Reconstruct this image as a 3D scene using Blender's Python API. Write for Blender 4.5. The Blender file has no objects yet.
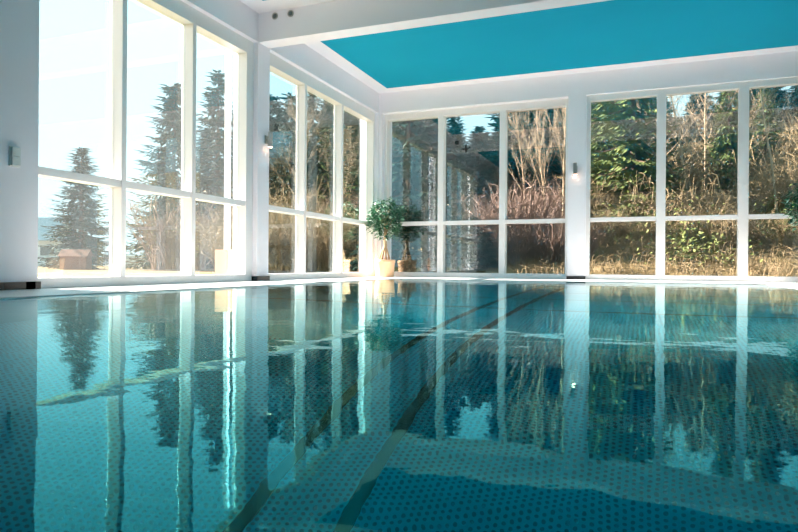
import bpy, bmesh, math, random
import numpy as np
from mathutils import Vector, Matrix
sc = bpy.context.scene
C = sc.collection

# ---------------------------------------------------------------- camera, sky, sun, exposure
YAW, CAMH, FPX = math.radians(21.27), 0.25, 619.0
cam_d = bpy.data.cameras.new('camera'); cam = bpy.data.objects.new('camera', cam_d); C.objects.link(cam)
cam_d.sensor_width = 36; cam_d.lens = FPX / 798 * 36; cam_d.clip_start = 0.02; cam_d.clip_end = 600
cam.matrix_world = (Matrix.Translation((0, 0, CAMH)) @ Matrix.Rotation(YAW, 4, 'Z')
                    @ Matrix.Rotation(math.pi / 2 - math.radians(.074), 4, 'X') @ Matrix.Rotation(math.radians(.42), 4, 'Z'))
sc.camera = cam

world = bpy.data.worlds.new('sky'); sc.world = world; world.use_nodes = True
wn = world.node_tree; bg = wn.nodes['Background']
tc = wn.nodes.new('ShaderNodeTexCoord'); sx = wn.nodes.new('ShaderNodeSeparateXYZ')
rmp = wn.nodes.new('ShaderNodeValToRGB')
wn.links.new(tc.outputs['Generated'], sx.inputs[0]); wn.links.new(sx.outputs['Z'], rmp.inputs[0])
e = rmp.color_ramp.elements
e[0].position = 0.0; e[0].color = (.56, .80, .86, 1)
e[1].position = 0.55; e[1].color = (.50, .84, .95, 1)
m_ = e.new(.22); m_.color = (.54, .82, .90, 1)
wn.links.new(rmp.outputs[0], bg.inputs['Color'])
bg.inputs['Strength'].default_value = .36

sun_d = bpy.data.lights.new('sun', 'SUN'); sun_d.energy = 12.0; sun_d.color = (1.0, .86, .76); sun_d.angle = math.radians(1.2)
sun = bpy.data.objects.new('sun', sun_d); C.objects.link(sun)
SUN_TRAVEL = Vector((1.0, .015, -.42)).normalized()
sun.rotation_euler = SUN_TRAVEL.to_track_quat('-Z', 'Y').to_euler()

vs = sc.view_settings; vs.view_transform = 'Standard'; vs.look = 'None'; vs.gamma = 1.0; vs.exposure = 2.25
vs.use_curve_mapping = False
cy = sc.cycles
cy.max_bounces = 14; cy.diffuse_bounces = 6; cy.glossy_bounces = 6; cy.transmission_bounces = 8; cy.transparent_max_bounces = 24
cy.sample_clamp_indirect = 6; cy.use_denoising = True
cy.caustics_refractive = True; cy.caustics_reflective = False

# ---------------------------------------------------------------- helpers
def mat(name, col, rough=.6, spec=.5, metal=0., noise=None, bump=None, emis=None):
    """noise=(scale, second colour, contrast)  bump=(scale, strength)"""
    m = bpy.data.materials.new(name); m.use_nodes = True
    nt = m.node_tree; p = nt.nodes['Principled BSDF']
    p.inputs['Base Color'].default_value = (*col, 1); p.inputs['Roughness'].default_value = rough
    p.inputs['Metallic'].default_value = metal; p.inputs['Specular IOR Level'].default_value = spec
    if emis: p.inputs['Emission Color'].default_value = (*emis[0], 1); p.inputs['Emission Strength'].default_value = emis[1]
    t = nt.nodes.new('ShaderNodeTexCoord')
    if noise:
        n = nt.nodes.new('ShaderNodeTexNoise'); n.inputs['Scale'].default_value = noise[0]; n.inputs['Detail'].default_value = 4
        r = nt.nodes.new('ShaderNodeValToRGB'); w = .5 * (1 - noise[2])
        r.color_ramp.elements[0].position = w; r.color_ramp.elements[1].position = 1 - w
        r.color_ramp.elements[0].color = (*col, 1); r.color_ramp.elements[1].color = (*noise[1], 1)
        nt.links.new(t.outputs['Object'], n.inputs['Vector']); nt.links.new(n.outputs['Fac'], r.inputs[0])
        nt.links.new(r.outputs[0], p.inputs['Base Color'])
    if bump:
        n = nt.nodes.new('ShaderNodeTexNoise'); n.inputs['Scale'].default_value = bump[0]
        b = nt.nodes.new('ShaderNodeBump'); b.inputs['Strength'].default_value = bump[1]; b.inputs['Distance'].default_value = .01
        nt.links.new(t.outputs['Object'], n.inputs['Vector']); nt.links.new(n.outputs['Fac'], b.inputs['Height'])
        nt.links.new(b.outputs[0], p.inputs['Normal'])
    return m

def glass_mat(name, f0, haze):
    m = bpy.data.materials.new(name); m.use_nodes = True; nt = m.node_tree; nt.nodes.clear()
    N = nt.nodes.new; L = nt.links.new
    out = N('ShaderNodeOutputMaterial'); g = N('ShaderNodeNewGeometry'); dot = N('ShaderNodeVectorMath'); dot.operation = 'DOT_PRODUCT'
    L(g.outputs['Incoming'], dot.inputs[0]); L(g.outputs['Normal'], dot.inputs[1])
    ab = N('ShaderNodeMath'); ab.operation = 'ABSOLUTE'; L(dot.outputs['Value'], ab.inputs[0])
    om = N('ShaderNodeMath'); om.operation = 'SUBTRACT'; om.inputs[0].default_value = 1; L(ab.outputs[0], om.inputs[1])
    pw = N('ShaderNodeMath'); pw.operation = 'POWER'; L(om.outputs[0], pw.inputs[0]); pw.inputs[1].default_value = 5
    ma = N('ShaderNodeMath'); ma.operation = 'MULTIPLY_ADD'; L(pw.outputs[0], ma.inputs[0]); ma.inputs[1].default_value = 1 - f0; ma.inputs[2].default_value = f0
    tr = N('ShaderNodeBsdfTransparent'); tr.inputs[0].default_value = (.97, .985, .985, 1)
    gl = N('ShaderNodeBsdfGlossy'); gl.inputs['Roughness'].default_value = 0; gl.inputs['Color'].default_value = (.85, .97, 1, 1)
    mx = N('ShaderNodeMixShader'); L(ma.outputs[0], mx.inputs[0]); L(tr.outputs[0], mx.inputs[1]); L(gl.outputs[0], mx.inputs[2])
    tl = N('ShaderNodeBsdfTranslucent'); tl.inputs[0].default_value = (.8, .9, .92, 1)
    m2 = N('ShaderNodeMixShader'); m2.inputs[0].default_value = haze; L(mx.outputs[0], m2.inputs[1]); L(tl.outputs[0], m2.inputs[2])  # translucent share imitates a pale haze over the view
    L(m2.outputs[0], out.inputs[0])
    return m

def tagk(o, label=None, cat=None, group=None, kind=None):
    if label: o['label'] = label
    if cat: o['category'] = cat
    if group: o['group'] = group
    if kind: o['kind'] = kind
    return o

def obj(name, bm, m, parent=None, smooth=False, bevel=0):
    me = bpy.data.meshes.new(name); bmesh.ops.recalc_face_normals(bm, faces=bm.faces[:]); bm.to_mesh(me); bm.free()
    return link(name, me, m, parent, smooth, bevel)

def link(name, me, m, parent=None, smooth=False, bevel=0):
    for mm in (m if isinstance(m, (list, tuple)) else [m]): me.materials.append(mm)
    o = bpy.data.objects.new(name, me); C.objects.link(o)
    if parent: o.parent = parent
    if smooth:
        for p in me.polygons: p.use_smooth = True
    if bevel:
        b = o.modifiers.new('bevel', 'BEVEL'); b.width = bevel; b.segments = 2; b.limit_method = 'ANGLE'
    return o

def empty(name, loc=(0, 0, 0), rz=0):
    o = bpy.data.objects.new(name, None); C.objects.link(o); o.location = loc; o.rotation_euler = (0, 0, rz)
    o.empty_display_size = .1
    return o

def copy_tree(o, parent=None):
    c = o.copy(); C.objects.link(c)
    if parent: c.parent = parent
    for ch in list(o.children): copy_tree(ch, c)
    return c

def bx(bm, x0, x1, y0, y1, z0, z1):
    m = Matrix.Translation(((x0 + x1) / 2, (y0 + y1) / 2, (z0 + z1) / 2)) @ Matrix.Diagonal((abs(x1 - x0), abs(y1 - y0), abs(z1 - z0), 1))
    bmesh.ops.create_cube(bm, size=1, matrix=m)

def boxes(name, L, m, parent=None, bevel=0):
    bm = bmesh.new()
    for b in L: bx(bm, *b)
    return obj(name, bm, m, parent, bevel=bevel)

def lathe(bm, prof, n=32, center=(0, 0, 0)):
    rings = []
    for r, z in prof:
        rings.append([bm.verts.new((center[0] + r * math.cos(2 * math.pi * i / n), center[1] + r * math.sin(2 * math.pi * i / n), center[2] + z)) for i in range(n)])
    for a, b in zip(rings, rings[1:]):
        for i in range(n): bm.faces.new((a[i], a[(i + 1) % n], b[(i + 1) % n], b[i]))
    bm.faces.new(rings[0]); bm.faces.new(rings[-1])

class Geo:
    """collects raw verts / faces fast"""
    def __init__(s): s.v = []; s.f = []
    def tube(s, pts, rad, n=4):
        base = len(s.v); P = [Vector(p) for p in pts]
        up = Vector((.31, .17, .93))
        for i, p in enumerate(P):
            d = (P[min(i + 1, len(P) - 1)] - P[max(i - 1, 0)])
            if d.length < 1e-6: d = Vector((0, 0, 1))
            d.normalize(); a = d.cross(up)
            if a.length < .05: a = d.cross(Vector((1, 0, 0)))
            a.normalize(); b = d.cross(a); r = rad[i] if isinstance(rad, (list, tuple)) else rad
            for k in range(n):
                t = 2 * math.pi * k / n; q = p + a * (r * math.cos(t)) + b * (r * math.sin(t)); s.v.append((q.x, q.y, q.z))
        for i in range(len(P) - 1):
            for k in range(n):
                a0 = base + i * n + k; a1 = base + i * n + (k + 1) % n
                s.f.append((a0, a1, a1 + n, a0 + n))
        s.f.append(tuple(range(base, base + n))[::-1]); s.f.append(tuple(range(base + (len(P) - 1) * n, base + len(P) * n)))
    def leaf(s, p, d, w, L, nrm):
        """narrow folded leaf from p along d"""
        side = d.cross(nrm)
        if side.length < 1e-4: side = Vector((1, 0, 0))
        side.normalize(); b = len(s.v)
        q = [p, p + d * (L * .4) + side * w / 2 + nrm * w * .12, p + d * L, p + d * (L * .4) - side * w / 2 + nrm * w * .12]
        s.v += [tuple(x) for x in q]; s.f.append((b, b + 1, b + 2)); s.f.append((b, b + 2, b + 3))
    def mesh(s, name):
        me = bpy.data.meshes.new(name); me.from_pydata(s.v, [], s.f); me.update(); return me

def at(u, dist):
    """ground point seen in direction of column u at depth dist along the view axis"""
    a = (u - 399) / FPX
    f = Vector((-math.sin(YAW), math.cos(YAW))); r = Vector((math.cos(YAW), math.sin(YAW)))
    p = f * dist + r * (a * dist); return p.x, p.y

# ---------------------------------------------------------------- materials
M = {}
M['wall'] = mat('white_plaster', (.885, .86, .92), .85, .2, bump=(180, .25))
M['frame'] = mat('white_lacquered_frame', (.84, .815, .825), .35, .5)
M['ceil'] = mat('white_ceiling', (.885, .86, .92), .9, .2)
M['teal'] = mat('teal_ceiling_panel', (.005, .33, .50), .8, .1, noise=(1.2, (.006, .345, .52), .6))
M['tile'] = mat('black_base_tile', (.012, .016, .018), .25, .5)
M['grout'] = mat('grey_grout', (.25, .26, .26), .8)
M['deck'] = mat('pale_deck_tile', (.80, .81, .80), .35, .5, noise=(3, (.74, .76, .76), .6))
M['glass'] = glass_mat('window_glass', .11, .0)
M['glass_hazed'] = glass_mat('hazed_window_glass', .08, .008)  # left bay glass, washed-out haze put into the pane itself
M['black'] = mat('black_film', (.01, .012, .012), .5)
M['metal'] = mat('brushed_metal', (.42, .42, .41), .35, .5, .8)
M['plastic'] = mat('white_plastic', (.72, .75, .75), .45)
M['darkgrey'] = mat('dark_grey_metal', (.10, .12, .12), .5)

def pool_mat():
    m = bpy.data.materials.new('embossed_pool_steel'); m.use_nodes = True; nt = m.node_tree; p = nt.nodes['Principled BSDF']
    N = nt.nodes.new; L = nt.links.new
    p.inputs['Roughness'].default_value = .7; p.inputs['Specular IOR Level'].default_value = 0
    t = N('ShaderNodeTexCoord'); sep = N('ShaderNodeSeparateXYZ'); L(t.outputs['Object'], sep.inputs[0])
    P = .029
    def mth(op, a, b=None, c=None):
        n = N('ShaderNodeMath'); n.operation = op
        for i, x in enumerate((a, b, c)):
            if x is None: continue
            if isinstance(x, (int, float)): n.inputs[i].default_value = x
            else: L(x, n.inputs[i])
        return n.outputs[0]
    ix = mth('MULTIPLY', sep.outputs['X'], 1 / P); iy = mth('MULTIPLY', sep.outputs['Y'], 1 / P)
    odd = mth('MULTIPLY', mth('MODULO', mth('FLOOR', mth('ADD', ix, 2000)), 2), .5)
    fx = mth('SUBTRACT', mth('FRACT', mth('ADD', ix, 2000)), .5); fy = mth('SUBTRACT', mth('FRACT', mth('ADD', mth('ADD', iy, 2000), odd)), .5)
    r = mth('SQRT', mth('ADD', mth('MULTIPLY', fx, fx), mth('MULTIPLY', fy, fy)))
    dimple = N('ShaderNodeMapRange'); dimple.interpolation_type = 'SMOOTHSTEP'; L(r, dimple.inputs['Value'])
    dimple.inputs['From Min'].default_value = .22; dimple.inputs['From Max'].default_value = .36
    mix = N('ShaderNodeMix'); mix.data_type = 'RGBA'; L(dimple.outputs[0], mix.inputs['Factor'])
    mix.inputs['A'].default_value = (.002, .20, .30, 1); mix.inputs['B'].default_value = (.006, .54, .70, 1)
    L(mix.outputs['Result'], p.inputs['Base Color'])
    b = N('ShaderNodeBump'); b.inputs['Strength'].default_value = .4; b.inputs['Distance'].default_value = .006; L(dimple.outputs[0], b.inputs['Height'])
    L(b.outputs[0], p.inputs['Normal'])
    return m
M['pool'] = pool_mat()
M['poolwall'] = mat('smooth_pool_wall', (.006, .34, .46), .6, 0)
M['lane'] = mat('black_lane_stripe', (.001, .002, .003), 1, 0)
M['seam'] = mat('dark_panel_seam', (.004, .09, .12), .6)

def water_mat():
    m = bpy.data.materials.new('clear_pool_water'); m.use_nodes = True; nt = m.node_tree; nt.nodes.clear()
    N = nt.nodes.new; L = nt.links.new
    out = N('ShaderNodeOutputMaterial'); fr = N('ShaderNodeFresnel'); fr.inputs['IOR'].default_value = 1.333
    rf = N('ShaderNodeBsdfRefraction'); rf.inputs['Roughness'].default_value = 0; rf.inputs['IOR'].default_value = 1.333; rf.inputs['Color'].default_value = (.85, .99, 1, 1)
    gs = N('ShaderNodeBsdfGlossy'); gs.inputs['Roughness'].default_value = 0; gs.inputs['Color'].default_value = (.97, 1, 1, 1)
    tn = N('ShaderNodeMix'); tn.data_type = 'RGBA'; tn.inputs['A'].default_value = (.03, .97, 1, 1); tn.inputs['B'].default_value = (1, 1, 1, 1)
    k = N('ShaderNodeMath'); k.operation = 'MULTIPLY'; k.use_clamp = True; k.inputs[1].default_value = 1.0; L(fr.outputs[0], k.inputs[0]); L(k.outputs[0], tn.inputs['Factor']); L(tn.outputs['Result'], gs.inputs['Color'])
    mx = N('ShaderNodeMixShader'); L(fr.outputs[0], mx.inputs[0]); L(rf.outputs[0], mx.inputs[1]); L(gs.outputs[0], mx.inputs[2])
    t = N('ShaderNodeTexCoord'); mp = N('ShaderNodeMapping'); mp.inputs['Scale'].default_value = (1.0, 1.0, 1); L(t.outputs['Object'], mp.inputs[0])
    n1 = N('ShaderNodeTexNoise'); n1.inputs['Scale'].default_value = 2.2; n1.inputs['Detail'].default_value = 2; L(mp.outputs[0], n1.inputs['Vector'])
    n2 = N('ShaderNodeTexNoise'); n2.inputs['Scale'].default_value = 11; n2.inputs['Detail'].default_value = 2; L(mp.outputs[0], n2.inputs['Vector'])
    a = N('ShaderNodeMath'); a.operation = 'MULTIPLY_ADD'; L(n2.outputs['Fac'], a.inputs[0]); a.inputs[1].default_value = .10; L(n1.outputs['Fac'], a.inputs[2])
    b = N('ShaderNodeBump'); b.inputs['Strength'].default_value = 1; b.inputs['Distance'].default_value = .0032; L(a.outputs[0], b.inputs['Height'])
    [L(b.outputs[0], q.inputs['Normal']) for q in (rf, gs, fr)]; L(mx.outputs[0], out.inputs[0])
    va = N('ShaderNodeVolumeAbsorption'); va.inputs['Color'].default_value = (.0, .92, .97, 1); va.inputs['Density'].default_value = .32; L(va.outputs[0], out.inputs['Volume'])
    return m
M['water'] = water_mat()

# ---------------------------------------------------------------- room shell
XI, XG, XO = -5.2, -5.4, -5.62          # left wall: inner face, glass plane, outer face
YI = 12.12                               # back wall inner face
ZB, ZC = 3.48, 3.90                      # beam / lintel underside, ceiling
XR, YF = 5.6, -8.0                       # right wall, wall behind the camera
PX0, PX1, PY0, PY1, PD = -4.1, 1.78, .2, 10.6, 1.85   # pool opening and depth

boxes('floor', [(XO, PX0, YF - .3, 12.7, -.3, .006), (PX1, XR + .3, YF - .3, 12.7, -.3, .006),
                (PX0, PX1, YF - .3, PY0, -.3, .006), (PX0, PX1, PY1, 12.7, -.3, .006)], M['deck'])['kind'] = 'structure'
boxes('pool_basin', [(PX0 - .2, PX1 + .2, PY0 - .2, PY1 + .2, -PD - .2, -PD)], M['pool'])['kind'] = 'structure'
for b_ in [(PX0 - .2, PX0, PY0 - .2, PY1 + .2, -PD, -.3), (PX1, PX1 + .2, PY0 - .2, PY1 + .2, -PD, -.3),
           (PX0, PX1, PY0 - .2, PY0, -PD, -.3), (PX0, PX1, PY1, PY1 + .2, -PD, -.3)]:
    boxes('pool_wall', [b_], M['poolwall'])['kind'] = 'structure'
for x, w in ((-1.39, .058), (-1.04, .058)):
    o = boxes('lane_stripe', [(x - w / 2, x + w / 2, PY0 + .3, PY1 - .9, -PD, -PD + .004)], M['lane'])
    tagk(o, 'black stripe on the pool floor, ' + ('the left one of the close pair' if x < -1.2 else 'the right one of the close pair'), 'stripe', 'stripes along the pool floor')
for i, y in enumerate((5.65, 6.85, 8.05)):
    o = boxes('floor_seam', [(PX0, PX1, y - .035, y + .035, -PD, -PD + .003)], M['seam'])
    tagk(o, 'dark seam crossing the pool floor, ' + ('nearest', 'middle', 'farthest')[i] + ' of the three', 'seam', 'seams across the pool floor')
wat = boxes('pool_water', [(PX0, PX1, PY0, PY1, -PD - .1, 0)], M['water'])
tagk(wat, 'still teal pool water mirroring the tall windows', 'water', kind='stuff')

W1a, W1b, W2a, W2b = 4.13, 7.65, 7.95, 12.07
boxes('wall_left', [(XO, XI, YF, W1a, -.3, ZC), (XO, XI, W1b, W2a, -.3, ZC), (XO, XI, W2b, 12.7, -.3, ZC),
                    (XO, XI, W1a, W1b, ZB, ZC), (XO, XI, W2a, W2b, ZB, ZC),
                    ], M['wall'])['kind'] = 'structure'
boxes('wall_back', [(-1.29, -.96, YI, 12.7, -.3, ZC), (-5.2, -1.29, YI, 12.7, ZB, ZC), (-.96, 2.95, YI, 12.7, ZB, ZC), (2.95, XR + .3, YI, 12.7, -.3, ZC),
                    (-5.2, -5.13, YI, 12.7, -.3, ZB)], M['wall'])['kind'] = 'structure'
RB = [(-3.8, -.3), (0, 3.5), (3.8, 7.3), (7.6, 11.1)]  # unseen window bays in the right wall, added to brighten the hall
boxes('wall_right', [(XR, XR + .3, YF, -3.8, -.3, ZC), (XR, XR + .3, 11.1, YI, -.3, ZC)] + [(XR, XR + .3, a[1], b[0], -.3, ZC) for a, b in zip(RB, RB[1:])] +
      [(XR, XR + .3, a, b, ZB, ZC) for a, b in RB], M['wall'])['kind'] = 'structure'
boxes('wall_front', [(XI, XR + .3, YF - .3, YF, -.3, ZC)], M['wall'])['kind'] = 'structure'
boxes('ceiling', [(XO, XR + .3, YF - .3, 12.7, ZC, ZC + .25)], M['ceil'])['kind'] = 'structure'
boxes('ceiling_beam', [(XI, XR, W1b, 7.92, ZB, ZC)], M['wall'])['kind'] = 'structure'
boxes('ceiling_panel', [(-4.88, XR - .35, 8.25, 11.78, ZC - .012, ZC)], M['teal'])['kind'] = 'structure'
boxes('ceiling_panel', [(-4.88, XR - .35, YF + .35, 7.28, ZC - .012, ZC)], M['teal'])['kind'] = 'structure'

# black base tiles at the feet of wall and piers
boxes('baseboard_left', [(XI, XI + .02, 2.9 + .3 * i, 2.9 + .3 * i + .296, .006, .075) for i in range(4)] + [(XI, XI + .02, 4.0, 4.15, .006, .075)] +
      [(XI - .17, XI + .02, W1b - .02, W1b, .006, .075), (XI, XI + .02, W1b - .02, W2a + .01, .006, .075)], M['tile'])['kind'] = 'structure'
boxes('baseboard_back', [(-1.30, -1.185, YI - .02, YI, .006, .07), (-1.17, -.955, YI - .02, YI, .006, .07), (-1.29, -.96, YI - .01, YI, .006, .068)], M['tile'])['kind'] = 'structure'
boxes('baseboard_corner', [(XI, XI + .02, 12.0, 12.12, .006, .07), (XI, XI + .09, YI - .02, YI, .006, .07)], M['tile'])['kind'] = 'structure'

def window(n, axis, g, s, a, b, members, ztr, zt, depth_in, glassm, stile=.06, transom=.078, rail=.104, stile2=None):
    """axis 'x': window plane x=g running along y;  s=+1/-1 side of the room.  members: (lo, hi) of the uprights"""
    root = empty('window_%d' % n); root['kind'] = 'structure'; stile2 = stile2 or stile
    def B(l0, l1, z0, z1, d0=-.05, d1=None):
        d1 = depth_in if d1 is None else d1
        p0, p1 = sorted((g + s * d0, g + s * d1))
        return (p0, p1, l0, l1, z0, z1) if axis == 'x' else (l0, l1, p0, p1, z0, z1)
    fr = [B(a, a + stile, 0, ZB), B(b - stile2, b, 0, ZB), B(a + stile, b - stile2, zt, ZB), B(a + stile, b - stile2, 0, rail)]
    boxes('window_frame', fr, M['frame'], root, bevel=.004)
    for lo, hi in members:
        mm = boxes('mullion', [B(lo, hi, rail, zt)], M['frame'], root, bevel=.004)
        mid = (lo + hi) / 2
    xs = [a + stile] + [x for m_ in members for x in m_] + [b - stile2]
    for l0, l1 in zip(xs[::2], xs[1::2]):
        boxes('transom', [B(l0, l1, ztr, ztr + transom, -.05, depth_in - .012)], M['frame'], root, bevel=.004)
        # seal strips around each pane, then the pane itself
        boxes('glass_pane', [B(l0, l1, rail, ztr, -.006, .006), B(l0, l1, ztr + transom, zt, -.006, .006)], glassm, root)
    return root
window(1, 'x', XG, 1, W1a, W1b, [(5.194, 5.26), (6.332, 6.40)], 1.08, 3.285, .125, M['glass_hazed'], stile=.045, stile2=.17)
window(2, 'x', XG, 1, W2a, W2b, [(9.139, 9.205), (10.52, 10.59)], 1.08, 3.285, .125, M['glass'], stile=.07)
window(3, 'y', 12.40, -1, -5.13, -1.29, [(-3.93, -3.805), (-2.639, -2.513)], 1.095, 3.355, .125, M['glass'], stile=.06)
window(4, 'y', 12.25, -1, -.96, 2.95, [(.266, .422), (1.585, 1.743)], 1.095, 3.37, .08, M['glass'], stile=.07)
n = 5
for g_, s_, bays in ((XR + .2, -1, RB),):  # out-of-view windows, added for the daylight they let in
    for a_, b_ in bays:
        t_ = (b_ - a_) / 3; window(n, 'x', g_, s_, a_, b_, [(a_ + t_ - .035, a_ + t_ + .035), (a_ + 2 * t_ - .035, a_ + 2 * t_ + .035)], 1.08, 3.285, .125, M['glass']); n += 1
# terracotta-coloured outer base of the pier behind the third pane
o = boxes('pier_base', [(-5.90, -5.66, 7.60, 7.75, -.3, .46)], mat('terracotta_render', (.72, .42, .26), .8)); o['kind'] = 'structure'
o = boxes('trim_1', [(-5.745, -5.68, 7.60, 7.66, .46, 3.4)], M['wall']); o['kind'] = 'structure'

# ---------------------------------------------------------------- small fittings
def wall_light(loc, rz, label):
    r = empty('wall_light', loc, rz); tagk(r, label, 'wall light')     # local +x points out of the wall
    boxes('back_plate', [(0, .02, -.035, .035, -.06, .06)], M['metal'], r, bevel=.003)
    boxes('bracket', [(.02, .06, -.012, .012, -.012, .012)], M['metal'], r)
    b = boxes('lamp_body', [(.06, .10, -.03, .03, -.11, .11)], M['metal'], r, bevel=.004)
    boxes('diffuser', [(.066, .094, -.024, .024, -.118, -.11)], mat('warm_lamp_glow', (.9, .8, .7), .5, emis=((1, .62, .4), 7)), b)
wall_light((XI, 7.86, 2.10), 0, 'small metal wall light on the pier between the two left window bays')
wall_light((-1.15, YI, 2.09), -math.pi / 2, 'small metal wall light on the white pier in the back wall')

r = empty('light_switch', (XI, 3.89, 1.19)); tagk(r, 'white double switch plate on the plaster wall at the left edge', 'switch')
boxes('back_plate', [(0, .012, -.05, .05, -.09, .09)], M['plastic'], r, bevel=.003)
boxes('rocker', [(.012, .035, -.04, .04, .004, .08)], M['plastic'], r, bevel=.004)
boxes('rocker', [(.012, .035, -.04, .04, -.08, -.004)], M['plastic'], r, bevel=.004)

for x, lab in ((-4.92, 'round grey vent on the ceiling beam, the left of two'), (-4.66, 'round dark vent on the ceiling beam, the right of two')):
    r = empty('round_vent', (x, W1b, 3.82)); tagk(r, lab, 'vent', 'round vents on the beam'); r.rotation_euler = (math.pi / 2, 0, 0)
    bm = bmesh.new(); lathe(bm, [(.045, 0), (.05, .004), (.048, .012), (.036, .014), (.034, .006)], 32); obj('rim', bm, M['metal'], r, True)
    bm = bmesh.new(); lathe(bm, [(.034, 0), (.034, .008), (.02, .011), (.004, .012)], 32); obj('grille', bm, M['darkgrey'], r, True)

def bird(axis, loc, size, flip, rot, label):
    """flat black film silhouette of a flying bird stuck to the pane"""
    pts = [(-1, .12), (-.72, .28), (-.5, .22), (-.25, .12), (-.1, .55), (.12, .95), (.3, 1.0), (.22, .6), (.25, .2), (.55, .1), (.95, .32), (.9, .05), (1.0, -.18),
           (.55, -.14), (.2, -.18), (.1, -.5), (-.18, -.9), (-.32, -.85), (-.22, -.45), (-.3, -.12), (-.6, -.08)]
    bm = bmesh.new(); c, s = math.cos(rot), math.sin(rot)
    P = [((x * c - y * s) * size * flip, (x * s + y * c) * size) for x, y in pts]
    f = bm.faces.new([bm.verts.new((0, x, y) if axis == 'x' else (x, 0, y)) for x, y in P])
    ext = bmesh.ops.extrude_face_region(bm, geom=[f]); d = (.002, 0, 0) if axis == 'x' else (0, -.002, 0)
    bmesh.ops.translate(bm, verts=[v for v in ext['geom'] if isinstance(v, bmesh.types.BMVert)], vec=d)
    o = obj('bird_decal', bm, M['black']); o.location = loc; tagk(o, label, 'sticker', 'bird stickers on the panes'); return o
bird('x', (XG + .008, 8.46, 2.42), .085, 1, .9, 'black bird sticker high on the first pane right of the left pier')
bird('x', (XG + .008, 8.92, 1.92), .08, -1, .3, 'black bird sticker low on the first pane right of the left pier')
bird('x', (XG + .008, 10.12, 1.84), .10, 1, 1.4, 'black bird sticker on the middle pane left of the potted ficus')
bird('y', (-3.36, 12.39, 2.66), .10, 1, .2, 'black bird sticker on the dark pane right of the potted ficus')
bm = bmesh.new(); lathe(bm, [(.045, 0), (.045, .002)], 24); o = obj('round_decal', bm, M['black']); o.rotation_euler = (math.pi / 2, 0, 0); o.location = (-3.56, 12.392, 2.80)
tagk(o, 'small black round sticker beside the bird on the dark back pane', 'sticker')

# ---------------------------------------------------------------- potted ficus
M['pot'] = mat('cream_terracotta', (.86, .55, .34), .7, .3, noise=(14, (.80, .47, .28), .5))
M['soil'] = mat('dark_soil', (.05, .035, .025), .95)
M['trunk'] = mat('pale_ficus_bark', (.50, .36, .22), .8, noise=(9, (.34, .23, .14), .6), bump=(60, .5))
M['leafg'] = mat('glossy_ficus_leaf', (.012, .08, .04), .3, .6, noise=(5, (.03, .17, .08), .7))
M['leafp'] = mat('pale_ficus_leaf', (.42, .58, .46), .35, .6)
def ficus(loc, rz, label, seed, crown=(.365, .365, .44), zc=1.22):
    rnd = random.Random(seed); r = empty('potted_ficus', loc, rz); tagk(r, label, 'potted plant')
    bm = bmesh.new(); lathe(bm, [(.175, 0), (.19, .01), (.198, .14), (.200, .15), (.207, .29), (.218, .30), (.220, .355), (.208, .362), (.196, .355), (.19, .30)], 48); obj('pot', bm, M['pot'], r, True)
    bm = bmesh.new(); lathe(bm, [(.19, .27), (.192, .315), (.08, .33), (.01, .335)], 32); obj('soil', bm, M['soil'], r, True)
    g = Geo()
    for i in range(7):                                     # stilt roots joining into the trunk
        a = i * 2 * math.pi / 7 + .3; R0 = .11 + rnd.uniform(-.015, .02)
        g.tube([(R0 * math.cos(a + .5 * t) * (1 - t) ** .7 + .012 * math.cos(a), R0 * math.sin(a + .5 * t) * (1 - t) ** .7 + .012 * math.sin(a), .31 + .32 * t) for t in [k / 7 for k in range(8)]],
               [.024, .022, .020, .019, .018, .018, .018, .018], 7)
    g.tube([(0, 0, .56), (.006, .004, .66), (-.004, .006, .78), (.004, 0, .9), (0, .004, 1.05)], [.045, .038, .034, .033, .026], 10)
    tips = []
    for i in range(26):
        a = rnd.uniform(0, 6.283); el = rnd.uniform(-.1, 1.35); s = rnd.uniform(.6, .97)
        q = Vector((crown[0] * math.cos(a) * math.cos(el) * s, crown[1] * math.sin(a) * math.cos(el) * s, zc - .1 + (crown[2] + .05) * math.sin(el) * s))
        p0 = Vector((0, 0, rnd.uniform(.82, 1.05))); mid = p0.lerp(q, .5) + Vector((0, 0, .05)); g.tube([p0, mid, q], [.012, .008, .004], 5); tips.append((mid, q))
    tr = link('trunk', g.mesh('trunk'), M['trunk'], r, True)
    for nm, mt, cnt in (('foliage', M['leafg'], 1500), ('pale_leaves', M['leafp'], 210)):
        g = Geo()
        for i in range(cnt):
            a = rnd.uniform(0, 6.283); u = rnd.uniform(-1, 1); s = rnd.random() ** .35
            lump = 1 + .16 * math.sin(3 * a + 1.3 * seed) * math.sin(4 * u + seed)
            cxy = math.sqrt(1 - u * u)
            p = Vector((crown[0] * math.cos(a) * cxy, crown[1] * math.sin(a) * cxy, crown[2] * u)) * (s * lump); p.z += zc
            d = Vector((math.cos(a) + rnd.uniform(-.7, .7), math.sin(a) + rnd.uniform(-.7, .7), rnd.uniform(-.9, .5))).normalized()
            n = Vector((rnd.uniform(-.6, .6), rnd.uniform(-.6, .6), 1)).normalized(); L = rnd.uniform(.065, .105)
            g.leaf(p, d, L * .5, L, n)
        link(nm, g.mesh(nm), mt, r if nm == 'foliage' else fol, False)
        if nm == 'foliage': fol = r.children[-1]
    return r
f1 = ficus((-4.885, 11.75, .006), .4, 'round-crowned ficus in a cream pot at the glass corner', 3)
f1.scale = (.98, .98, .98)
f2 = ficus((2.47, 11.0, .006), 2.2, 'ficus cut off by the right edge of the picture', 8)

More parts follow.
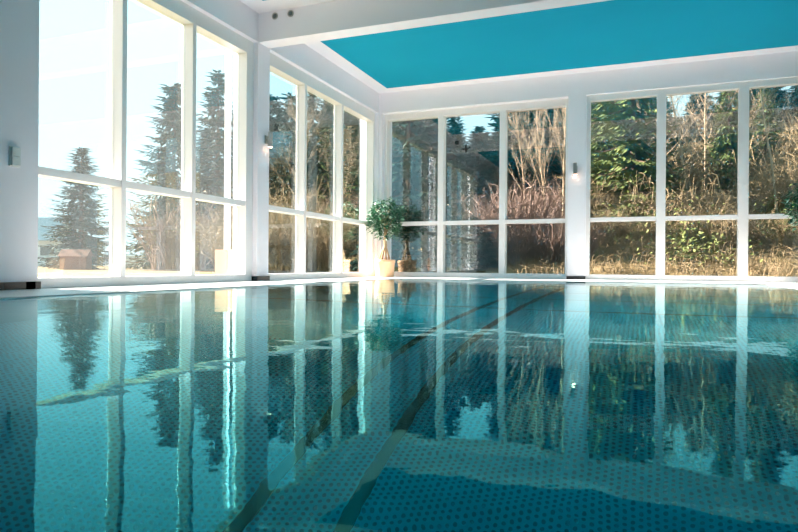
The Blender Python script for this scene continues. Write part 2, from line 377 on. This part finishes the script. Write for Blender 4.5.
# ---------------------------------------------------------------- outdoors
M['grass'] = mat('dry_winter_grass', (.15, .145, .05), .95, .1, noise=(2.5, (.22, .19, .08), .5), bump=(30, 1))
M['litter'] = mat('brown_hillside', (.08, .06, .028), 1, .05, noise=(1.4, (.26, .19, .09), .4), bump=(20, 1))
M['needle'] = mat('dark_conifer_needles', (.006, .035, .028), .7, .2, noise=(1.5, (.014, .055, .035), .6))
M['needle_lit'] = mat('sunlit_tone_needles', (.13, .15, .04), .7, .2, noise=(1.5, (.05, .09, .03), .6))  # lit copy of the needles, sunlight put into the lighter olive colour
M['bark'] = mat('brown_conifer_bark', (.12, .08, .06), .9, .1, bump=(20, 1))
M['twig_g'] = mat('golden_twigs', (.27, .205, .115), .8, .2, noise=(.8, (.10, .075, .04), .5))
M['twig_p'] = mat('pinkish_brown_twigs', (.15, .10, .08), .8, .2, noise=(.8, (.25, .175, .14), .5))
M['birch'] = mat('pale_bare_bark', (.40, .31, .21), .8, .2, noise=(3, (.26, .19, .12), .5))
M['ivy'] = mat('olive_undergrowth_leaf', (.13, .14, .04), .7, .2, noise=(1.2, (.10, .14, .04), .6))

boxes('ground', [(-120, XO, -60, 13.0, -.25, -.06), (5.9, 60, -60, 12.7, -.25, -.06), (XO, 5.9, -60, YF - .3, -.25, -.06)], M['grass'])['kind'] = 'structure'
def hill(x, y):
    t = y - 13.2 + max(0, (-x - 6)) * -.95
    h = max(0., t) * .20 + max(0, t - 12) * .10
    return -.06 + min(h, 9) + .12 * math.sin(x * .9 + y * .5) * min(1, max(0, t) / 3)
g = Geo(); nx, ny = 70, 50
for j in range(ny + 1):
    for i in range(nx + 1):
        x = -60 + 120 * i / nx; y = 12.7 + 75 * (j / ny) ** 1.5; g.v.append((x, y, hill(x, y)))
for j in range(ny):
    for i in range(nx):
        a = j * (nx + 1) + i; g.f.append((a, a + 1, a + nx + 2, a + nx + 1))
o = link('hillside', g.mesh('hillside'), M['litter'], smooth=True); o['kind'] = 'structure'

def conifer_meshes(H, R, seed, droop=.35, levels=34, z0=.06):
    rnd = random.Random(seed); t = Geo(); f = Geo()
    t.tube([(0, 0, -.3), (0, 0, H * .5), (0, 0, H * .97)], [H * .018, H * .011, .02], 8)
    for l in range(levels):
        q = (l + rnd.uniform(-.2, .2)) / levels; z = H * (z0 + (1 - z0) * q)
        rr = R * (1 - q) ** .85 + .04 * R
        for b in range(rnd.randint(7, 9)):
            a = rnd.uniform(0, 6.283); L = rr * rnd.uniform(.65, 1.12); dr = droop * rnd.uniform(.6, 1.3)
            prev = Vector((0, 0, z)); n = max(4, int(9 * L / R) + 3)
            pts = [prev]
            for k in range(1, n + 1):
                s = k / n; p = Vector((math.cos(a) * L * s, math.sin(a) * L * s, z - dr * L * (s - .55 * s * s * s)))
                pts.append(p)
                if k > 1 or L < .4 * R:
                    d = (p - pts[-2]).normalized()
                    for sd in (-1, 1):
                        ang = sd * rnd.uniform(.5, 1.1); dd = Vector((d.x * math.cos(ang) - d.y * math.sin(ang), d.x * math.sin(ang) + d.y * math.cos(ang), d.z - rnd.uniform(.1, .6))).normalized()
                        ll = (.34 * R * (1.1 - .65 * s) * (.5 + .5 * L / R)) * rnd.uniform(.7, 1.25)
                        f.leaf(p, dd, ll * .33, ll, Vector((rnd.uniform(-.5, .5), rnd.uniform(-.5, .5), 1)).normalized())
                    if k == n: f.leaf(p - d * .05, d, .1 * R, .22 * R, Vector((0, 0, 1)))
            if b % 2 == 0: t.tube(pts[::3] + [pts[-1]], .012 * R, 3)
    f.tube([(0, 0, H * .93), (0, 0, H)], [.02 * R, .004], 4)
    return t.mesh('trunk'), f.mesh('foliage')
CM = [conifer_meshes(10, 2.2, 1, .35, 44), conifer_meshes(10, 2.6, 2, .5, 40), conifer_meshes(10, 1.9, 5, .25, 44)]
for tm, fm in CM: tm.materials.append(M['bark'])
def conifer(u, dist, H, k, m, label, group=None, wid=1.0, rz=0, xy=None):
    x, y = xy if xy else at(u, dist); z = hill(x, y) if y > 12.7 else -.06
    r = empty('conifer_tree', (x, y, z), rz); tagk(r, label, 'tree', group); s = H / 10
    for nm, me in (('trunk', CM[k][0]), ('foliage', CM[k][1])):
        if nm == 'foliage':
            key = 'fol%d%s' % (k, m)
            me2 = bpy.data.meshes.get(key)
            if not me2: me2 = me.copy(); me2.name = key; me2.materials.append(M[m])
            me = me2
        o = bpy.data.objects.new(nm, me); C.objects.link(o); o.parent = r
    r.scale = (s * wid, s * wid, s); return r

conifer(81, 30, 5.95, 0, 'needle', 'small lone spruce on the lawn in the leftmost panes', wid=1.45, rz=.4)
conifer(173, 34, 10.3, 1, 'needle', 'tall spruce behind the middle pane of the left bay', wid=1.1, rz=1.4)
conifer(217, 37, 11.8, 0, 'needle', 'tallest spruce with a pointed top in the narrow pane before the pier', wid=1.05, rz=2.2)
conifer(205, 42, 9.5, 2, 'needle', 'dark spruce filling the gap between the two tall lawn spruces', wid=1.2, rz=.2)
conifer(236, 33, 8.6, 2, 'needle', 'spruce partly hidden by the left pier', wid=1.0, rz=.9)
rnd = random.Random(4)
far = [(268, 38, 12.5), (290, 34, 11.0), (312, 42, 13), (335, 36, 10), (352, 44, 12), (378, 38, 12), (404, 45, 11.5), (425, 38, 9.5), (452, 36, 10.5), (478, 44, 9.2), (503, 40, 9.6),
       (522, 36, 13), (545, 40, 14), (566, 35, 13), (588, 41, 12.5), (606, 38, 11.8), (632, 46, 12), (655, 36, 10.2), (676, 42, 11.6), (700, 47, 10.6), (722, 38, 12), (748, 42, 13), (770, 37, 12.8), (795, 43, 13.5), (822, 38, 13), (850, 44, 14), (880, 38, 13)]
for i, (u, d, H) in enumerate(far):
    vt = rnd.uniform(55, 95) if u > 745 or 505 < u < 600 else (rnd.uniform(84, 116) if u > 600 else (rnd.uniform(114, 132) if u > 445 else (rnd.uniform(90, 110) if u < 300 or 385 < u < 410 else rnd.uniform(50, 90))))
    x_, y_ = at(u, d); H = (266 - vt) / FPX * d + .25 - hill(x_, y_)
    conifer(u, d, H, i % 3, 'needle', 'dark spruce in the dense forest behind the brush', 'forest spruces behind the house', wid=1.1 * rnd.uniform(.95, 1.35) * 10 / (H + 2), rz=rnd.uniform(0, 6))
far2 = [(250 + 26 * i, 52 + (i % 3) * 5, 8 + (i * 7 % 5) * .6) for i in range(25)]
for i, (u, d, H) in enumerate(far2):
    x_, y_ = at(u, d); H = (266 - (rnd.uniform(86, 112) if not 440 < u < 506 else 132)) / FPX * d + .25 - hill(x_, y_)
    conifer(u, d, H, (i + 1) % 3, 'needle', 'dark spruce in the dense forest behind the brush', 'forest spruces behind the house', wid=rnd.uniform(1.3, 1.7) * 9 / (H + 2), rz=rnd.uniform(0, 6))
conifer(632, 18.5, 6.6, 1, 'needle_lit', 'sunlit olive spruce behind the first pane right of the white pier', wid=1.0, rz=.5)
conifer(604, 20.5, 6.0, 0, 'needle_lit', 'sunlit olive spruce seen beside the white pier, left of the other olive spruce', wid=.9, rz=3.5)
conifer(728, 21, 6.4, 0, 'needle_lit', 'sunlit olive spruce behind the right half of the pane beside the far-right bay', wid=.7, rz=2.5)
conifer(764, 25, 5.4, 2, 'needle_lit', 'sunlit olive spruce behind the rightmost pane', wid=.9, rz=1.5)

def bare_tree_mesh(H, seed, up=.75, spread=.5, n1=16, r0=.05, lean=0):
    rnd = random.Random(seed); g = Geo()
    def grow(p, d, L, r, lvl):
        n = 7 if lvl == 0 else 5; pts = [p]; q = p.copy(); dd = d.copy()
        for k in range(n):
            dd = (dd + Vector((rnd.uniform(-.1, .1), rnd.uniform(-.1, .1), rnd.uniform(-.02, .12 * up))) * (.6 if lvl == 0 else 1.3)).normalized(); q = q + dd * (L / n); pts.append(q.copy())
        rad = [max(r * (1 - .8 * i / n), .004) for i in range(n + 1)]
        rad = [x if lvl == 0 else x * .6 for x in rad]; g.tube(pts, rad, 6 if lvl == 0 else (4 if lvl == 1 else 3))
        if lvl >= 3: return
        cnt = (n1, 8, 4)[lvl]
        for i in range(cnt):
            s = rnd.uniform(.25 if lvl == 0 else .15, .98); k = min(n - 1, int(s * n)); b = pts[k].lerp(pts[k + 1], s * n - k)
            a = rnd.uniform(0, 6.283); axis = (pts[k + 1] - pts[k]).normalized()
            side = Vector((math.cos(a), math.sin(a), 0)); nd = (axis * up + side * spread * rnd.uniform(.7, 1.5) + Vector((0, 0, .1))).normalized()
            grow(b, nd, L * rnd.uniform(.32, .5) * (1.15 - .6 * s), rad[k] * .5, lvl + 1)
    grow(Vector((0, 0, -.2)), Vector((lean, 0, 1)).normalized(), H, r0, 0)
    return g.mesh('bare_tree')
BT = [bare_tree_mesh(6, 1, .95, .30, 20, .042, .03), bare_tree_mesh(6, 7, .85, .5, 24, .045, -.05), bare_tree_mesh(6, 12, .7, .65, 22, .045, .1)]
for m in BT: m.materials.append(M['birch'])
def bare(u, d, H, k, label, group=None, rz=0, tilt=0):
    x, y = at(u, d); o = bpy.data.objects.new('bare_tree', BT[k]); C.objects.link(o); o.location = (x, y, hill(x, y) if y > 12.7 else -.06)
    s = H / 6; o.scale = (s, s, s); o.rotation_euler = (0, tilt, rz); return tagk(o, label, 'tree', group)
bare(549, 16.5, 4.2, 0, 'slender pale bare tree behind the third back pane, left of its pair', rz=.4, tilt=-.05)
bare(562, 16.9, 4.6, 0, 'slender pale bare tree close to the white pier, right of its pair', rz=2.6, tilt=-.03)
bare(528, 19, 3.8, 1, 'low bare tree leaning left behind the third back pane', rz=1.2, tilt=-.12)
bare(690, 18, 5.6, 1, 'pale bare tree with a straight trunk in the pane right of the first mullion', rz=.3)
bare(706, 21, 5.8, 2, 'wide bare tree just right of the straight pale one', rz=2)
bare(665, 22, 5.6, 2, 'bare tree seen behind the mullion of the right bay', rz=4)
bare(778, 17, 5.2, 1, 'pale bare tree behind the rightmost pane', rz=5)
bare(735, 22, 5.2, 2, 'bare tree near the second mullion of the right bay', rz=1)
bare(300, 24, 6.0, 1, 'bare tree behind the panes right of the left pier', rz=2)
bare(150, 40, 4.2, 2, 'faint low bare tree at the edge of the lawn', rz=.5)

def shrub_mesh(seed, H, R, n, m, arch=.5, leaves=0):
    rnd = random.Random(seed); g = Geo(); lf = []
    for i in range(n):
        a = rnd.uniform(0, 6.283); r0 = R * .45 * rnd.random() ** .5; b = Vector((r0 * math.cos(a), r0 * math.sin(a), -.1)); a2 = a + rnd.uniform(-1.2, 1.2)
        L = H * rnd.uniform(.6, 1.15); out = R * rnd.uniform(.2, 1.0); pts = []
        for k in range(7):
            t = k / 6; zz = L * (t * (1 + arch * .6) - arch * t * t * 1.0 * (1 if rnd.random() < .8 else .6))
            pts.append(b + Vector((out * math.cos(a2) * t ** 1.4 + rnd.uniform(-.03, .03), out * math.sin(a2) * t ** 1.4 + rnd.uniform(-.03, .03), zz)))
        w = rnd.uniform(.009, .020); g.tube(pts, [w, w, w * .9, w * .8, w * .6, w * .5, w * .3], 3)
        for j in range(6):
            k = rnd.randint(2, 5); p = pts[k]; d = Vector((rnd.uniform(-1, 1), rnd.uniform(-1, 1), rnd.uniform(-.2, 1.1))).normalized(); l = H * rnd.uniform(.1, .28)
            g.tube([p, p + d * l * .5 + Vector((0, 0, .01)), p + d * l + Vector((0, 0, -.03))], [w * .5, w * .4, w * .2], 3)
    me = g.mesh('shrub'); me.materials.append(M[m]); return me
SH = {'g': [shrub_mesh(11, 2.0, 1.3, 120, 'twig_g', .55), shrub_mesh(12, 1.6, 1.5, 120, 'twig_g', .9)],
      'p': [shrub_mesh(13, 1.9, 1.2, 150, 'twig_p', .35)]}
def shrub(u, d, s, kind, k, label, group, rz):
    x, y = at(u, d); o = bpy.data.objects.new('bare_shrub', SH[kind][k]); C.objects.link(o); o.location = (x, y, hill(x, y) if y > 12.7 else -.06)
    o.scale = (s, s, s); o.rotation_euler = (0, 0, rz); return tagk(o, label, 'shrub', group)
rnd = random.Random(9)
shrub(497, 16.6, .95, 'p', 0, 'pinkish brown bare shrub low beside the mullion of the dark back panes', None, 0)
shrub(525, 16.0, 1.05, 'p', 0, 'pinkish brown bare shrub at the foot of the slender bare trees', None, 2)
shrub(478, 15.8, .45, 'p', 0, 'smallest pinkish twiggy shrub low in the dark middle back pane', None, 1)
shrub(172, 27, 1.6, 'p', 0, 'reddish bare shrub in front of the tall lawn spruces', None, 1)
shrub(186, 30, 1.7, 'p', 0, 'reddish bare shrub partly behind the mullion of the left bay', None, 3)
for i in range(48):
    row = i % 4; u = 520 + (i // 4) * 30 + (row % 2) * 15 + rnd.uniform(-9, 9); d = (15.6, 18.4, 22, 26.5)[row] + rnd.uniform(-.8, .8)
    if u < 585:
        if row > 2: continue
        shrub(u, d, (.6, .75, .9)[row] * rnd.uniform(.85, 1.15), 'p', 0, 'pinkish brown bare shrub in the thicket behind the third back pane', 'pinkish thicket shrubs', rnd.uniform(0, 6))
    else:
        shrub(u, d, (.62, .95, 1.25, 1.5)[row] * rnd.uniform(.8, 1.2), 'g', rnd.randint(0, 1), 'golden brown bare shrub in the thicket behind the back windows', 'thicket shrubs behind the back windows', rnd.uniform(0, 6))
IVY = [(rnd.uniform(-1, 8), rnd.uniform(14.2, 26)) for _ in range(26)]
g = Geo()
for i in range(11000):
    y = 13.4 + 17 * rnd.random() ** 1.2; x = rnd.uniform(-.19 * y, 3.5 + (y - 12) * .55); z = hill(x, y) - .03; L = rnd.uniform(.12, .6) * (.6 + .05 * (y - 12)); a = rnd.uniform(0, 6.28); o_ = L * rnd.uniform(.3, 1.6)
    w = rnd.uniform(.003, .009); dx, dy = math.cos(a) * o_, math.sin(a) * o_
    g.tube([(x, y, z), (x + dx * .35, y + dy * .35, z + L * .7), (x + dx, y + dy, z + L * rnd.uniform(.5, 1.0))], [w, w * .8, w * .3], 3)
me = g.mesh('undergrowth'); me.materials.append(M['twig_g'])
tagk(link('undergrowth', me, []), 'tangled golden dead stems covering the slope behind the back windows', 'undergrowth', kind='stuff')
g = Geo()
for i in range(9000):
    cx, cy2 = rnd.choice(IVY) if i else (0, 16); p = Vector((cx + rnd.gauss(0, .5), cy2 + rnd.gauss(0, .5), 0)); p.z = hill(p.x, p.y) + abs(rnd.gauss(0, .45)); d = Vector((rnd.uniform(-1, 1), rnd.uniform(-1, 1), rnd.uniform(-.6, .6))).normalized()
    g.leaf(p, d, .06, .11, Vector((rnd.uniform(-1, 1), rnd.uniform(-1, 1), 1)).normalized())
me = g.mesh('bramble_leaves'); me.materials.append(M['ivy'])
tagk(link('bramble_leaves', me, []), 'olive bramble leaves in patches on the slope behind the back windows', 'undergrowth', kind='stuff')
for i in range(24):
    row = i % 3; u = 245 + (i // 3) * 12 + rnd.uniform(-5, 5); d = (18, 22, 26)[row] + rnd.uniform(-.6, .6)
    shrub(u, d, (.9, 1.2, 1.6)[row] * rnd.uniform(.85, 1.15), 'g', rnd.randint(0, 1), 'brown bare shrub in the thicket behind the left corner windows', 'thicket shrubs behind the corner', rnd.uniform(0, 6))
tm, fm = conifer_meshes(1.6, 1.0, 9, .1, 16, .02); fm.materials.append(M['needle']); tm.materials.append(M['bark'])
for i, (u, d, s_) in enumerate([(372, 15.2, 1.0), (392, 14.8, 1.1), (408, 15.4, 1.05), (424, 14.7, .95), (440, 15.3, 1.1), (457, 14.6, .85), (473, 15.2, .8), (488, 14.9, .55)]):
    x, y = at(u, d + .45); r = empty('evergreen_shrub', (x, y, hill(x, y)), rnd.uniform(0, 6)); tagk(r, 'low dark evergreen shrub right behind the dark back panes', 'shrub', 'evergreen shrubs behind the dark panes'); r.scale = (s_, s_, s_)
    for nm, me in (('trunk', tm), ('foliage', fm)):
        o = bpy.data.objects.new(nm, me); C.objects.link(o); o.parent = r
for i, (u, d, H) in enumerate([(385, 26, 7.5), (408, 24, 7.2), (432, 27, 8), (453, 23.5, 4.6), (476, 26, 3.6), (497, 24, 3.9), (524, 27, 9)]):
    conifer(u, d, H, i % 3, 'needle', 'dark spruce close behind the two dark back panes', 'dark spruces behind the two dark panes', wid=1.25, rz=rnd.uniform(0, 6))

# house, shed and low wall across the lawn
M['house'] = mat('pale_house_wall', (.75, .77, .78), .8); M['roof'] = mat('grey_roof', (.30, .38, .42), .8); M['shed'] = mat('brown_boards', (.26, .12, .07), .8, noise=(6, (.18, .08, .05), .5))
x, y = at(42, 52); r = empty('house', (x, y, -.06), math.radians(42)); tagk(r, 'pale house with a grey roof at the far edge of the lawn', 'house')
boxes('wall', [(-4, 2.2, -2, 2, 0, 2.2)], M['house'], r)
bm = bmesh.new(); v = [bm.verts.new(p) for p in ((-4.3, -2.5, 2.1), (2.5, -2.5, 2.1), (2.5, 2.5, 2.1), (-4.3, 2.5, 2.1), (-4.3, 0, 4.1), (2.5, 0, 4.1))]
for f in ((0, 1, 5, 4), (2, 3, 4, 5), (0, 4, 3), (1, 2, 5), (0, 3, 2, 1)): bm.faces.new([v[i] for i in f])
obj('roof', bm, M['roof'], r)
boxes('window', [(-2.6, -1.6, -2.03, -1.99, .9, 1.7)], M['darkgrey'], r); boxes('window', [(.2, 1.2, -2.03, -1.99, .9, 1.7)], M['darkgrey'], r)
x, y = at(76, 28); r = empty('garden_shed', (x, y, -.06), math.radians(30)); tagk(r, 'low brown wooden shed at the foot of the small spruce', 'shed')
boxes('wall', [(-.55, .55, -.4, .4, 0, .62)], M['shed'], r)
bm = bmesh.new(); v = [bm.verts.new(p) for p in ((-.62, -.47, .6), (.62, -.47, .6), (.62, .47, .6), (-.62, .47, .6), (-.62, 0, .92), (.62, 0, .92))]
for f in ((0, 1, 5, 4), (2, 3, 4, 5), (0, 4, 3), (1, 2, 5), (0, 3, 2, 1)): bm.faces.new([v[i] for i in f])
obj('roof', bm, M['shed'], r)
x0, y0 = at(112, 48); x1, y1 = at(232, 48); dx, dy = x1 - x0, y1 - y0; L = math.hypot(dx, dy)
o = boxes('garden_wall', [(0, L, -.1, .1, 0, .85), (-.0, L, -.14, .14, .85, .92)], mat('blue_grey_wall', (.45, .52, .56), .8)); o.location = (x0, y0, -.06); o.rotation_euler = (0, 0, math.atan2(dy, dx))
tagk(o, 'long low blue-grey garden wall behind the lawn', 'wall')
